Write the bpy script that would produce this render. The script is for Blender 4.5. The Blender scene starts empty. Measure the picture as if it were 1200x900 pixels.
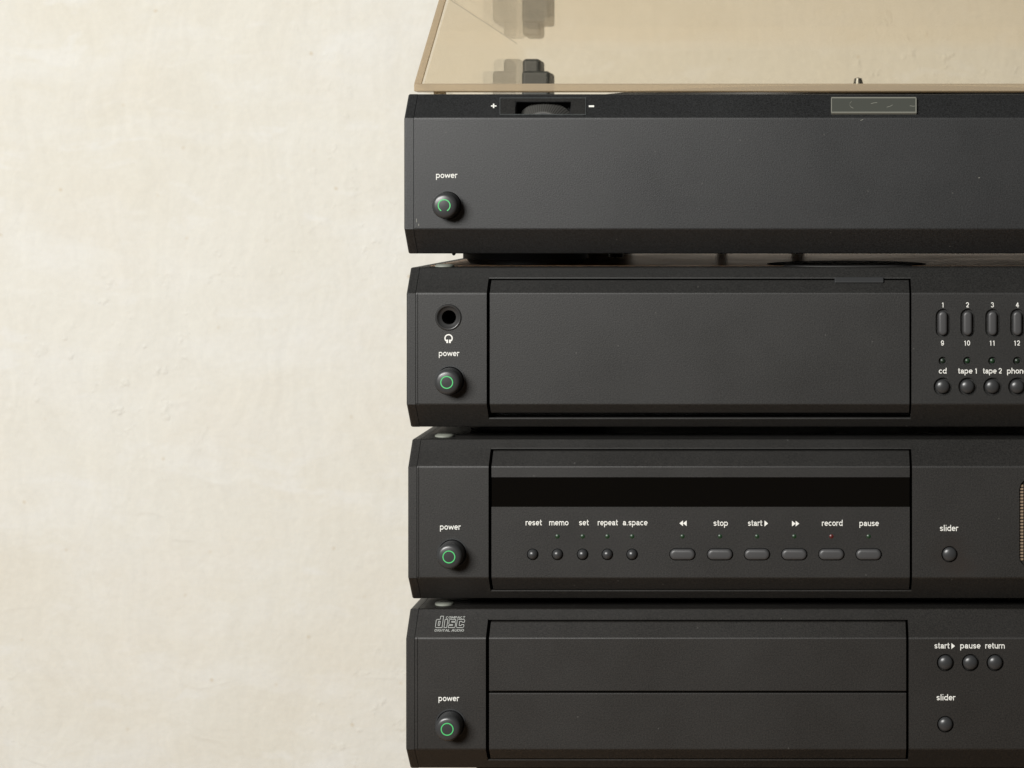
import bpy, bmesh, math, random
from mathutils import Vector, Matrix
random.seed(7)
PI = math.pi
scene = bpy.context.scene
col = scene.collection

# ------------------------------------------------------------------ scale of the place
S = 0.00037            # metres per unit of the measuring grid laid over the front faces
D = 0.82               # camera distance to the front faces
EZ = 1.25              # camera height above the floor
VX, VY = 925.0, 232.0  # where the camera's axis meets the measuring grid

# ------------------------------------------------------------------ camera
cam_d = bpy.data.cameras.new('camera'); cam = bpy.data.objects.new('camera', cam_d); col.objects.link(cam)
cam.location = (0, -D, EZ); cam.rotation_euler = (PI/2, 0, 0)
cam_d.sensor_width = 36.0; cam_d.lens = 36.0*(D/S)/1200.0
cam_d.shift_x = (600-VX)/1200.0; cam_d.shift_y = -(450-VY)/1200.0
cam_d.clip_start = 0.01; cam_d.clip_end = 60
cam_d.dof.use_dof = True; cam_d.dof.focus_distance = D+0.01; cam_d.dof.aperture_fstop = 32
scene.camera = cam

# ------------------------------------------------------------------ world, lamps, exposure
world = bpy.data.worlds.new('World'); scene.world = world; world.use_nodes = True
wn = world.node_tree.nodes; wn['Background'].inputs[0].default_value = (1.0, 0.93, 0.84, 1); wn['Background'].inputs[1].default_value = 0.06

def area(name, loc, target, sx, sy, power, colour):
    l = bpy.data.lights.new(name, 'AREA'); l.shape = 'RECTANGLE'; l.size = sx; l.size_y = sy
    l.energy = power; l.color = colour
    o = bpy.data.objects.new(name, l); col.objects.link(o); o.location = loc
    o.rotation_euler = (Vector(target)-Vector(loc)).to_track_quat('-Z', 'Y').to_euler()
    return o
area('window_light', (-1.15, -1.75, EZ+0.76), (-0.2, 0.4, EZ-0.12), 1.1, 0.62, 90, (1.0, 0.986, 0.955))

scene.view_settings.view_transform = 'Standard'
scene.view_settings.look = 'None'
scene.view_settings.exposure = 0.0
scene.view_settings.gamma = 1.0
scene.render.engine = 'CYCLES'
scene.cycles.use_denoising = True
scene.cycles.max_bounces = 14
scene.cycles.transparent_max_bounces = 24
scene.cycles.caustics_reflective = False
scene.cycles.caustics_refractive = False

# ------------------------------------------------------------------ materials
def new_mat(name):
    m = bpy.data.materials.new(name); m.use_nodes = True
    nt = m.node_tree; return m, nt, nt.nodes, nt.links, nt.nodes['Principled BSDF']
def simple(name, colour, rough=0.5, spec=0.5, metallic=0.0, coat=0.0):
    m, nt, n, l, p = new_mat(name)
    p.inputs['Base Color'].default_value = (*colour, 1); p.inputs['Roughness'].default_value = rough
    p.inputs['Specular IOR Level'].default_value = spec; p.inputs['Metallic'].default_value = metallic
    p.inputs['Coat Weight'].default_value = coat
    return m
def noise(n, l, pos, scale, detail=2, rough=0.5, vec_scale=None):
    t = n.new('ShaderNodeTexNoise'); t.inputs['Scale'].default_value = scale
    t.inputs['Detail'].default_value = detail; t.inputs['Roughness'].default_value = rough
    if vec_scale:
        mp = n.new('ShaderNodeMapping'); mp.inputs['Scale'].default_value = vec_scale
        l.new(pos, mp.inputs['Vector']); l.new(mp.outputs[0], t.inputs['Vector'])
    else:
        l.new(pos, t.inputs['Vector'])
    return t.outputs['Fac']
def ramp(n, l, fac, stops):
    r = n.new('ShaderNodeValToRGB'); l.new(fac, r.inputs[0])
    e = r.color_ramp.elements
    while len(e) < len(stops): e.new(0.5)
    for q, (p, c) in zip(e, stops):
        q.position = p; q.color = (*c, 1) if not isinstance(c, (int, float)) else (c, c, c, 1)
    return r.outputs['Color']
def mix(n, l, mode, fac, a, b):
    x = n.new('ShaderNodeMix'); x.data_type = 'RGBA'; x.blend_type = mode
    for s, v in ((x.inputs[0], fac), (x.inputs[6], a), (x.inputs[7], b)):
        if hasattr(v, 'links'): l.new(v, s)
        elif isinstance(v, tuple): s.default_value = (*v, 1)
        else: s.default_value = v
    return x.outputs[2]
def maprange(n, l, fac, a, b, c, d):
    x = n.new('ShaderNodeMapRange')
    l.new(fac, x.inputs[0])
    for i, v in enumerate((a, b, c, d)): x.inputs[i+1].default_value = v
    return x.outputs[0]

def flat_xz(n, l, pos):
    sp = n.new('ShaderNodeSeparateXYZ'); l.new(pos, sp.inputs[0])
    cb = n.new('ShaderNodeCombineXYZ'); l.new(sp.outputs['X'], cb.inputs[0]); l.new(sp.outputs['Z'], cb.inputs[1])
    return cb.outputs[0]
def painted(name, base, rough=0.5, grain=0.35, smudges=()):
    """satin paint with a fine pebbled grain, faint handling marks and a few dust specks"""
    m, nt, n, l, p = new_mat(name)
    pos = n.new('ShaderNodeNewGeometry').outputs['Position']
    g = noise(n, l, pos, 1500, 2, 0.6)
    c = mix(n, l, 'MULTIPLY', 1.0, base, ramp(n, l, g, [(0.3, 1-grain), (0.7, 1+grain)]))
    big = noise(n, l, pos, 14, 4, 0.6)
    c = mix(n, l, 'MULTIPLY', 1.0, c, ramp(n, l, big, [(0.3, 0.90), (0.7, 1.08)]))
    # dust specks
    v = n.new('ShaderNodeTexVoronoi'); v.voronoi_dimensions = '2D'; v.inputs['Scale'].default_value = 55; v.inputs['Randomness'].default_value = 1
    l.new(flat_xz(n, l, pos), v.inputs['Vector'])
    dot = maprange(n, l, v.outputs['Distance'], 0.010, 0.024, 1, 0)
    pick = n.new('ShaderNodeSeparateColor'); l.new(v.outputs['Color'], pick.inputs[0])
    sel = maprange(n, l, pick.outputs[0], 0.74, 0.82, 0, 1)
    mm = n.new('ShaderNodeMath'); mm.operation = 'MULTIPLY'; l.new(dot, mm.inputs[0]); l.new(sel, mm.inputs[1])
    mm2 = n.new('ShaderNodeMath'); mm2.operation = 'MULTIPLY'; l.new(mm.outputs[0], mm2.inputs[0]); mm2.inputs[1].default_value = 0.5
    c = mix(n, l, 'MIX', mm2.outputs[0], c, (0.075, 0.072, 0.066))
    for (x, z, r, tint) in smudges:          # finger grease with a shape of its own
        sb = n.new('ShaderNodeVectorMath'); sb.operation = 'SUBTRACT'; l.new(pos, sb.inputs[0]); sb.inputs[1].default_value = (x, 0, z)
        ln = n.new('ShaderNodeVectorMath'); ln.operation = 'LENGTH'; l.new(sb.outputs[0], ln.inputs[0])
        wob = noise(n, l, pos, 160, 3, 0.6)
        ad = n.new('ShaderNodeMath'); ad.operation = 'MULTIPLY_ADD'; l.new(wob, ad.inputs[0]); ad.inputs[1].default_value = r*1.4; l.new(ln.outputs['Value'], ad.inputs[2])
        f = maprange(n, l, ad.outputs[0], r*0.9, r*2.1, 0.75, 0.0)
        c = mix(n, l, 'MIX', f, c, tint)
    l.new(c, p.inputs['Base Color'])
    rr = noise(n, l, pos, 22, 4, 0.65)
    l.new(maprange(n, l, rr, 0.3, 0.7, rough-0.04, rough+0.045), p.inputs['Roughness'])
    p.inputs['Specular IOR Level'].default_value = 0.5
    b = n.new('ShaderNodeBump'); b.inputs['Strength'].default_value = 0.35; b.inputs['Distance'].default_value = 0.00012
    l.new(noise(n, l, pos, 1900, 2, 0.6), b.inputs['Height']); l.new(b.outputs[0], p.inputs['Normal'])
    return m

def gx(px): return (px-VX)*S
def gz(py): return EZ+(VY-py)*S

M = {}
M['paint'] = painted('charcoal_paint', (0.0112, 0.0110, 0.0102), 0.475, 0.6)
M['paint_blue'] = painted('blue_black_paint', (0.0112, 0.0118, 0.0122), 0.455, 0.6)
M['paint_deck'] = painted('charcoal_paint_smudged', (0.0105, 0.0099, 0.0089), 0.485, 0.6,
                          smudges=((gx(1116), gz(650), 0.0085, (0.0105, 0.0075, 0.0055)), (gx(1128), gz(664), 0.006, (0.011, 0.008, 0.006))))
M['paint_warm'] = painted('brown_black_paint', (0.0104, 0.0094, 0.0081), 0.49, 0.6)
M['cover_lit'] = painted('bronze_lit_top', (0.68, 0.40, 0.22), 0.34, 0.12)  # brown brightened so the colour carries wall light reflected in the gap
M['cover_lit'].node_tree.nodes['Principled BSDF'].inputs['Metallic'].default_value = 0.75
M['cover_shaded'] = painted('brown_shaded_top', (0.030, 0.022, 0.016), 0.42, 0.2)  # darker copy of the cover, dimness of the lower gaps put into its colour
M['button'] = simple('button_plastic', (0.030, 0.031, 0.032), 0.33)
M['button_soft'] = simple('soft_button_plastic', (0.045, 0.045, 0.046), 0.42)
M['black'] = simple('black_plastic', (0.010, 0.010, 0.010), 0.5)
M['rubber'] = simple('black_rubber', (0.018, 0.017, 0.016), 0.7)
M['print'] = simple('white_print', (0.68, 0.68, 0.64), 0.6)
M['logo'] = simple('grey_print', (0.36, 0.37, 0.35), 0.6)
M['ring'] = simple('green_print', (0.06, 0.42, 0.13), 0.5)
M['led_green'] = simple('green_lens', (0.007, 0.028, 0.010), 0.4)
M['led_dim'] = simple('dim_green_lens', (0.008, 0.017, 0.009), 0.4)
M['led_red'] = simple('red_lens', (0.065, 0.007, 0.006), 0.4)
M['glass'] = simple('display_glass', (0.0018, 0.0014, 0.0010), 0.10, 0.40)
M['ghost'] = simple('unlit_segments', (0.0060, 0.0068, 0.0072), 0.2)
M['stud'] = simple('grey_rubber_stud', (0.20, 0.21, 0.18), 0.55)
M['amber'] = simple('amber_bar', (0.20, 0.145, 0.095), 0.5)
M['tab'] = simple('smoked_tab', (0.055, 0.058, 0.050), 0.25)
M['glint_and_scuff'] = simple('glint_and_scuff', (0.17, 0.17, 0.145), 0.35)  # pale grey for the tab's painted edge highlight, scratches and scuffs
M['hinge'] = painted('hinge_plastic', (0.045, 0.050, 0.050), 0.5)
M['steel'] = simple('spindle_steel', (0.28, 0.28, 0.26), 0.4, metallic=1.0)
M['jack'] = simple('jack_ring', (0.030, 0.030, 0.030), 0.3)

def lid_mat(name, density, tint, colour=(1, 1, 1)):
    m = bpy.data.materials.new(name); m.use_nodes = True
    nt = m.node_tree; n = nt.nodes; l = nt.links; n.clear()
    out = n.new('ShaderNodeOutputMaterial')
    tr = n.new('ShaderNodeBsdfTransparent'); tr.inputs[0].default_value = (*colour, 1)
    gl = n.new('ShaderNodeBsdfGlossy'); gl.inputs['Color'].default_value = (1, 1, 1, 1); gl.inputs['Roughness'].default_value = 0.015
    geo = n.new('ShaderNodeNewGeometry')
    ior = maprange(n, l, geo.outputs['Backfacing'], 0, 1, 1.42, 1/1.42)
    fr = n.new('ShaderNodeFresnel'); l.new(ior, fr.inputs['IOR'])
    ms = n.new('ShaderNodeMixShader'); l.new(fr.outputs[0], ms.inputs[0]); l.new(tr.outputs[0], ms.inputs[1]); l.new(gl.outputs[0], ms.inputs[2])
    l.new(ms.outputs[0], out.inputs['Surface'])
    va = n.new('ShaderNodeVolumeAbsorption'); va.inputs['Color'].default_value = (*tint, 1); va.inputs['Density'].default_value = density
    l.new(va.outputs[0], out.inputs['Volume'])
    return m
M['lid'] = lid_mat('smoked_acrylic', 5, (0.92, 0.70, 0.36), (1.0, 0.980, 0.940))
def lip_mat():
    m = lid_mat('smoked_acrylic_edge', 30, (0.9, 0.74, 0.36), (0.86, 0.80, 0.70))
    nt = m.node_tree; n = nt.nodes; l = nt.links
    out = [q for q in n if q.type == 'OUTPUT_MATERIAL'][0]; old = out.inputs['Surface'].links[0].from_socket
    df = n.new('ShaderNodeBsdfDiffuse'); df.inputs[0].default_value = (0.60, 0.50, 0.36, 1)
    tl = n.new('ShaderNodeBsdfTranslucent'); tl.inputs[0].default_value = (0.66, 0.54, 0.38, 1)
    m1 = n.new('ShaderNodeMixShader'); m1.inputs[0].default_value = 0.4; l.new(df.outputs[0], m1.inputs[1]); l.new(tl.outputs[0], m1.inputs[2])
    m2 = n.new('ShaderNodeMixShader'); m2.inputs[0].default_value = 0.62; l.new(old, m2.inputs[1]); l.new(m1.outputs[0], m2.inputs[2])
    l.new(m2.outputs[0], out.inputs['Surface'])
    return m
M['lid_edge'] = lip_mat()

def wall_material():
    m, nt, n, l, p = new_mat('old_plaster')
    pos = n.new('ShaderNodeNewGeometry').outputs['Position']
    warp = n.new('ShaderNodeTexNoise'); warp.inputs['Scale'].default_value = 9; warp.inputs['Detail'].default_value = 3; l.new(pos, warp.inputs['Vector'])
    wa = n.new('ShaderNodeVectorMath'); wa.operation = 'MULTIPLY_ADD'; l.new(warp.outputs['Color'], wa.inputs[0]); wa.inputs[1].default_value = (0.10, 0.0, 0.06); l.new(pos, wa.inputs[2])
    wp = wa.outputs[0]
    c = ramp(n, l, noise(n, l, pos, 2.2, 7, 0.6), [(0.30, (0.822, 0.795, 0.700)), (0.70, (0.868, 0.860, 0.796))])
    # chalky strokes left by the trowel, some broad, some short
    sm = ramp(n, l, noise(n, l, wp, 6.0, 6, 0.68, (0.8, 1, 2.4)), [(0.46, 0.0), (0.70, 0.75)])
    c = mix(n, l, 'MIX', sm, c, (0.892, 0.895, 0.860))
    sm2 = ramp(n, l, noise(n, l, wp, 17.0, 4, 0.6, (0.7, 1, 2.2)), [(0.58, 0.0), (0.68, 0.55)])
    c = mix(n, l, 'MIX', sm2, c, (0.890, 0.892, 0.858))
    pk = ramp(n, l, noise(n, l, pos, 4.3, 5, 0.65, (1, 1, 1.4)), [(0.50, 0.0), (0.74, 0.5)])
    c = mix(n, l, 'MIX', pk, c, (0.825, 0.780, 0.675))
    # vertical brush streaks
    st = ramp(n, l, noise(n, l, wp, 34, 5, 0.7, (3.0, 1, 0.30)), [(0.30, 0.945), (0.70, 1.0)])
    c = mix(n, l, 'MULTIPLY', 1.0, c, st)
    fn = ramp(n, l, noise(n, l, pos, 150, 4, 0.7), [(0.30, 0.952), (0.70, 1.0)])
    c = mix(n, l, 'MULTIPLY', 1.0, c, fn)
    # pits and brown specks
    v = n.new('ShaderNodeTexVoronoi'); v.voronoi_dimensions = '2D'; v.inputs['Scale'].default_value = 23; l.new(flat_xz(n, l, pos), v.inputs['Vector'])
    wob = noise(n, l, pos, 300, 2)
    ds = n.new('ShaderNodeMath'); ds.operation = 'MULTIPLY_ADD'; l.new(wob, ds.inputs[0]); ds.inputs[1].default_value = 0.05; l.new(v.outputs['Distance'], ds.inputs[2])
    dot = maprange(n, l, ds.outputs[0], 0.050, 0.078, 1, 0)
    pick = n.new('ShaderNodeSeparateColor'); l.new(v.outputs['Color'], pick.inputs[0])
    sel = maprange(n, l, pick.outputs[1], 0.74, 1.0, 0, 0.50)
    mm = n.new('ShaderNodeMath'); mm.operation = 'MULTIPLY'; l.new(dot, mm.inputs[0]); l.new(sel, mm.inputs[1])
    c = mix(n, l, 'MIX', mm.outputs[0], c, (0.60, 0.49, 0.33))
    l.new(c, p.inputs['Base Color']); p.inputs['Roughness'].default_value = 0.9; p.inputs['Specular IOR Level'].default_value = 0.2
    # relief: broad trowel waves, ridges, lumps
    def bump(h, dist, strength, prev=None):
        b = n.new('ShaderNodeBump'); b.inputs['Distance'].default_value = dist; b.inputs['Strength'].default_value = strength
        l.new(h, b.inputs['Height'])
        if prev: l.new(prev, b.inputs['Normal'])
        return b.outputs[0]
    b1 = bump(noise(n, l, pos, 7, 6, 0.6), 0.008, 0.5)
    ridg = n.new('ShaderNodeTexNoise'); ridg.noise_type = 'RIDGED_MULTIFRACTAL'; ridg.inputs['Scale'].default_value = 11; ridg.inputs['Detail'].default_value = 3
    l.new(pos, ridg.inputs['Vector'])
    msk = ramp(n, l, noise(n, l, pos, 3.1, 3, 0.5), [(0.50, 0.0), (0.62, 1.0)])
    rm = n.new('ShaderNodeMath'); rm.operation = 'MULTIPLY'; l.new(ridg.outputs['Fac'], rm.inputs[0]); l.new(msk, rm.inputs[1])
    b2 = bump(rm.outputs[0], 0.0018, 0.5, b1)
    lum = ramp(n, l, noise(n, l, pos, 55, 3, 0.6), [(0.60, 0.0), (0.75, 1.0)])
    lm = n.new('ShaderNodeMath'); lm.operation = 'MULTIPLY'; l.new(lum, lm.inputs[0]); l.new(msk, lm.inputs[1])
    b3 = bump(lm.outputs[0], 0.0018, 0.5, b2)
    # thin curved ridges where the trowel lifted
    rn = noise(n, l, wp, 5.5, 2, 0.5, (0.8, 1, 1.6))
    r1 = ramp(n, l, rn, [(0.470, 0.0), (0.494, 1.0), (0.500, 1.0), (0.506, 0.0)])
    r2 = ramp(n, l, noise(n, l, pos, 9.0, 3, 0.6), [(0.52, 0.0), (0.60, 1.0)])
    rr = n.new('ShaderNodeMath'); rr.operation = 'MULTIPLY'; l.new(r1, rr.inputs[0]); l.new(r2, rr.inputs[1])
    b3 = bump(rr.outputs[0], 0.0010, 0.28, b3)
    b4 = bump(noise(n, l, pos, 220, 3, 0.6), 0.0006, 0.6, b3)
    b5 = bump(mm.outputs[0], 0.0015, -0.5, b4)
    l.new(b5, p.inputs['Normal'])
    return m
M['wall'] = wall_material()

def floor_material():
    m, nt, n, l, p = new_mat('oak_floor')
    pos = n.new('ShaderNodeNewGeometry').outputs['Position']
    c = ramp(n, l, noise(n, l, pos, 8, 6, 0.6, (0.4, 6, 1)), [(0.3, (0.22, 0.135, 0.07)), (0.7, (0.32, 0.20, 0.11))])
    l.new(c, p.inputs['Base Color']); p.inputs['Roughness'].default_value = 0.5
    return m
M['floor'] = floor_material()

# ------------------------------------------------------------------ object helpers
def world_loc(o):
    v = Vector(o.location)
    while o.parent: o = o.parent; v += Vector(o.location)
    return v
def link(name, me, mat, parent=None, loc=None):
    """one mesh object; the mesh comes in world coordinates and is re-centred on itself"""
    vs = [v.co for v in me.vertices]
    lo = Vector((min(v.x for v in vs), min(v.y for v in vs), min(v.z for v in vs)))
    hi = Vector((max(v.x for v in vs), max(v.y for v in vs), max(v.z for v in vs)))
    c = (lo+hi)/2
    me.transform(Matrix.Translation(-c))
    me.materials.clear(); me.materials.append(mat)
    o = bpy.data.objects.new(name, me); col.objects.link(o)
    if parent:
        o.parent = parent; o.location = c-world_loc(parent)
    else: o.location = c
    return o
def from_bm(name, bm, mat, parent=None, smooth=False):
    bmesh.ops.recalc_face_normals(bm, faces=bm.faces)
    me = bpy.data.meshes.new(name); bm.to_mesh(me); bm.free()
    if smooth:
        for p in me.polygons: p.use_smooth = True
        me.set_sharp_from_angle(angle=math.radians(38))
    return link(name, me, mat, parent)
def thing(name, label, cat, loc, group=None):
    o = bpy.data.objects.new(name, None); col.objects.link(o); o.location = loc; o.empty_display_size = 0.02
    o['label'] = label; o['category'] = cat
    if group: o['group'] = group
    return o

def round_poly(pts, r, seg=3, which=None):
    out = []
    n = len(pts)
    for i, p in enumerate(pts):
        p = Vector(p); a = Vector(pts[i-1]); b = Vector(pts[(i+1) % n])
        if which is not None and i not in which: out.append(tuple(p)); continue
        da = (a-p).normalized(); db = (b-p).normalized()
        for k in range(seg+1):
            t = k/seg
            q = (p+da*r)*(1-t)**2 + p*2*t*(1-t) + (p+db*r)*t**2
            out.append(tuple(q))
    return out
def add_prism(bm, prof, x0, x1):
    """prof = (y, z) outline, extruded along x"""
    a = [bm.verts.new((x0, y, z)) for y, z in prof]; b = [bm.verts.new((x1, y, z)) for y, z in prof]
    n = len(prof)
    bm.faces.new(a); bm.faces.new(b[::-1])
    for i in range(n): bm.faces.new((a[i], a[(i+1) % n], b[(i+1) % n], b[i]))
def prism(prof, x0, x1):
    bm = bmesh.new(); add_prism(bm, prof, x0, x1); return bm
def add_box(bm, x0, x1, y0, y1, z0, z1):
    add_prism(bm, [(y0, z0), (y1, z0), (y1, z1), (y0, z1)], x0, x1)
def box(x0, x1, y0, y1, z0, z1, bev=0.0, seg=2):
    bm = bmesh.new(); add_box(bm, x0, x1, y0, y1, z0, z1)
    if bev: bmesh.ops.bevel(bm, geom=list(bm.edges), offset=bev, segments=seg, affect='EDGES', profile=0.5)
    return bm
def add_lathe_y(bm, cx, cz, prof, seg=40):
    """prof = (radius, y) from front to back; closed with caps"""
    rings = []
    for r, y in prof:
        if r < 1e-7: rings.append([bm.verts.new((cx, y, cz))])
        else: rings.append([bm.verts.new((cx+r*math.cos(2*PI*k/seg), y, cz+r*math.sin(2*PI*k/seg))) for k in range(seg)])
    for a, b in zip(rings, rings[1:]):
        for k in range(seg):
            k2 = (k+1) % seg
            if len(a) == 1: bm.faces.new((a[0], b[k], b[k2]))
            elif len(b) == 1: bm.faces.new((a[k], a[k2], b[0]))
            else: bm.faces.new((a[k], a[k2], b[k2], b[k]))
    if len(rings[0]) > 1: bm.faces.new(rings[0])
    if len(rings[-1]) > 1: bm.faces.new(rings[-1])
def lathe_y(cx, cz, prof, seg=40):
    bm = bmesh.new(); add_lathe_y(bm, cx, cz, prof, seg); return bm
def lathe_z(cx, cy, prof, seg=40):
    bm = bmesh.new(); add_lathe_y(bm, 0, 0, prof, seg)      # (radius, height)
    for v in bm.verts: v.co = Vector((cx+v.co.x, cy+v.co.z, v.co.y))
    return bm
def add_ring_y(bm, cx, cz, r0, r1, y0, y1, seg=48, a0=0, a1=2*PI):
    full = abs(a1-a0-2*PI) < 1e-6
    n = seg if full else seg+1
    loops = []
    for r, y in ((r0, y0), (r1, y0), (r1, y1), (r0, y1)):
        loops.append([bm.verts.new((cx+r*math.cos(a0+(a1-a0)*k/seg), y, cz+r*math.sin(a0+(a1-a0)*k/seg))) for k in range(n)])
    for i in range(4):
        a, b = loops[i], loops[(i+1) % 4]
        for k in range(seg):
            k2 = (k+1) % n
            bm.faces.new((a[k], a[k2], b[k2], b[k]))
    if not full:
        bm.faces.new([L[0] for L in loops]); bm.faces.new([L[-1] for L in loops])
def stadium(w, h, inset=0.0, seg=10):
    """outline of a pill w x h, pulled in by inset"""
    r = min(w, h)/2-inset; pts = []
    if w >= h: cs = [((w-h)/2, 0, -PI/2), (-(w-h)/2, 0, PI/2)]
    else: cs = [(0, (h-w)/2, 0), (0, -(h-w)/2, PI)]
    for cx, cz, a0 in cs:
        for k in range(seg+1):
            a = a0+PI*k/seg; pts.append((cx+r*math.cos(a), cz+r*math.sin(a)))
    return pts
def add_pill(bm, cx, cz, w, h, prof):
    """prof = (inset, y) front to back"""
    rings = [[bm.verts.new((cx+x, y, cz+z)) for x, z in stadium(w, h, i)] for i, y in prof]
    n = len(rings[0])
    bm.faces.new(rings[0]); bm.faces.new(rings[-1])
    for a, b in zip(rings, rings[1:]):
        for k in range(n): bm.faces.new((a[k], a[(k+1) % n], b[(k+1) % n], b[k]))

def cut(bm_a, cutters):
    """subtract every cutter from the body and give back the finished mesh"""
    bmesh.ops.recalc_face_normals(bm_a, faces=bm_a.faces)
    me = bpy.data.meshes.new('body'); bm_a.to_mesh(me); bm_a.free()
    o = bpy.data.objects.new('body', me); col.objects.link(o)
    tmp = []
    for bm in cutters:
        bmesh.ops.recalc_face_normals(bm, faces=bm.faces)
        cm = bpy.data.meshes.new('cutter'); bm.to_mesh(cm); bm.free()
        c = bpy.data.objects.new('cutter', cm); col.objects.link(c); tmp.append(c)
        md = o.modifiers.new('cut', 'BOOLEAN'); md.operation = 'DIFFERENCE'; md.solver = 'EXACT'; md.object = c
    dg = bpy.context.evaluated_depsgraph_get(); dg.update()
    res = bpy.data.meshes.new_from_object(o.evaluated_get(dg))
    for c in tmp+[o]:
        m = c.data; bpy.data.objects.remove(c); bpy.data.meshes.remove(m)
    return res

# lettering: a drawn grotesque; every glyph is a set of pen strokes on a body with x-height 1 --------
def arc(cx, cy, rx, ry, a0, a1, n=14):
    return [(cx+rx*math.cos(math.radians(a0+(a1-a0)*k/n)), cy+ry*math.sin(math.radians(a0+(a1-a0)*k/n))) for k in range(n+1)]
PEN = 0.235
lo, hi = PEN/2, 1-PEN/2
RY = (hi-lo)/2; RX = 0.36
ring_o = arc(0.5, 0.5, RX, RY, 0, 360, 24)
GL = {   # advance, strokes
 'o': (1.0, [ring_o]), 'c': (0.92, [arc(0.5, 0.5, RX, RY, 48, 312, 18)]),
 'e': (0.98, [[(0.16, 0.5), (0.84, 0.5)]+arc(0.5, 0.5, RX, RY, 0, 312, 20)]),
 'd': (1.04, [ring_o, [(0.86, 0.02), (0.86, 1.40)]]), 'p': (1.04, [ring_o, [(0.14, 0.98), (0.14, -0.38)]]),
 'a': (0.96, [[(0.16, 0.68)]+arc(0.46, 0.60, 0.28, 0.275, 150, 0, 10)+[(0.74, 0.18), (0.84, 0.06)], [(0.74, 0.56), (0.42, 0.52)]+arc(0.37, 0.32, 0.22, 0.20, 90, 270, 8)+[(0.5, 0.14), (0.72, 0.32)]]),
 'h': (0.98, [[(0.16, 0.02), (0.16, 1.40)], [(0.16, 0.55)]+arc(0.49, 0.56, 0.32, 0.315, 160, 0, 10)+[(0.81, 0.02)]]),
 'n': (0.98, [[(0.16, 0.02), (0.16, 0.98)], [(0.16, 0.55)]+arc(0.49, 0.56, 0.32, 0.315, 160, 0, 10)+[(0.81, 0.02)]]),
 'm': (1.50, [[(0.16, 0.02), (0.16, 0.98)], [(0.16, 0.6)]+arc(0.455, 0.58, 0.29, 0.295, 160, 0, 10)+[(0.745, 0.02)], [(0.745, 0.6)]+arc(1.04, 0.58, 0.29, 0.295, 160, 0, 10)+[(1.33, 0.02)]]),
 'u': (0.98, [[(0.82, 0.98), (0.82, 0.02)], [(0.17, 0.98)]+arc(0.49, 0.44, 0.32, 0.315, 180, 340, 10)+[(0.82, 0.45)]]),
 'i': (0.42, [[(0.21, 0.02), (0.21, 0.98)], [(0.21, 1.24), (0.21, 1.40)]]), 'l': (0.42, [[(0.21, 0.02), (0.21, 1.40)]]),
 'r': (0.66, [[(0.16, 0.02), (0.16, 0.98)], [(0.16, 0.55)]+arc(0.50, 0.55, 0.33, 0.32, 165, 88, 6)+[(0.60, 0.87)]]),
 's': (0.88, [arc(0.44, 0.685, 0.27, 0.19, 20, 180, 10)+[(0.22, 0.57), (0.44, 0.50), (0.66, 0.43)]+arc(0.44, 0.315, 0.28, 0.19, 0, -165, 10)]),
 't': (0.62, [[(0.27, 1.28), (0.27, 0.28)]+arc(0.43, 0.26, 0.16, 0.135, 180, 270, 5)+[(0.56, 0.13)], [(0.04, 0.875), (0.56, 0.875)]]),
 'w': (1.38, [[(0.10, 0.95), (0.38, 0.08), (0.69, 0.90), (1.00, 0.08), (1.28, 0.95)]]),
 '.': (0.40, [[(0.20, 0.06), (0.20, 0.20)]]), ' ': (0.36, []),
 '1': (0.86, [[(0.20, 1.02), (0.42, 1.10), (0.50, 1.30), (0.50, 0.02)]]),
 '0': (0.98, [arc(0.49, 0.68, 0.33, 0.56, 0, 360, 24)]),
 '2': (0.98, [arc(0.48, 0.90, 0.32, 0.34, 170, -35, 12)+[(0.20, 0.13), (0.84, 0.13)]]),
 '3': (0.98, [arc(0.47, 0.95, 0.29, 0.28, 160, -85, 12), arc(0.47, 0.42, 0.33, 0.30, 85, -165, 12)]),
 '4': (1.00, [[(0.66, 0.02), (0.66, 1.28), (0.12, 0.40), (0.92, 0.40)]]),
 '9': (0.98, [arc(0.49, 0.88, 0.32, 0.36, 0, 360, 20), [(0.81, 0.88)]+arc(0.47, 0.55, 0.34, 0.43, 10, -150, 12)]),
 '+': (1.0, [[(0.5, 0.14), (0.5, 0.90)], [(0.12, 0.52), (0.88, 0.52)]]),
}
CAPS = {
 'C': (1.0, [arc(0.5, 0.7, 0.36, 0.56, 45, 315, 14)]), 'O': (1.05, [arc(0.5, 0.7, 0.38, 0.56, 0, 360, 20)]),
 'M': (1.2, [[(0.15, 0), (0.15, 1.35), (0.6, 0.3), (1.05, 1.35), (1.05, 0)]]), 'P': (0.95, [[(0.15, 0), (0.15, 1.28), (0.6, 1.28)]+arc(0.55, 0.95, 0.28, 0.33, 80, -90, 8)+[(0.15, 0.6)]]),
 'A': (1.05, [[(0.06, 0), (0.52, 1.35), (0.98, 0)], [(0.2, 0.42), (0.84, 0.42)]]), 'T': (0.9, [[(0.05, 1.28), (0.85, 1.28)], [(0.45, 1.28), (0.45, 0)]]),
 'D': (1.05, [[(0.15, 0.12), (0.15, 1.28), (0.45, 1.28)]+arc(0.45, 0.7, 0.42, 0.58, 85, -85, 12)+[(0.15, 0.12)]]), 'I': (0.36, [[(0.18, 0), (0.18, 1.4)]]),
 'G': (1.05, [arc(0.5, 0.7, 0.36, 0.56, 45, 345, 16)+[(0.86, 0.68), (0.55, 0.68)]]), 'L': (0.85, [[(0.15, 1.4), (0.15, 0.12), (0.8, 0.12)]]),
 'U': (1.02, [[(0.15, 1.4)]+arc(0.5, 0.48, 0.35, 0.36, 180, 360, 10)+[(0.85, 1.4)]]),
}
GL.update(CAPS)
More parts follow.
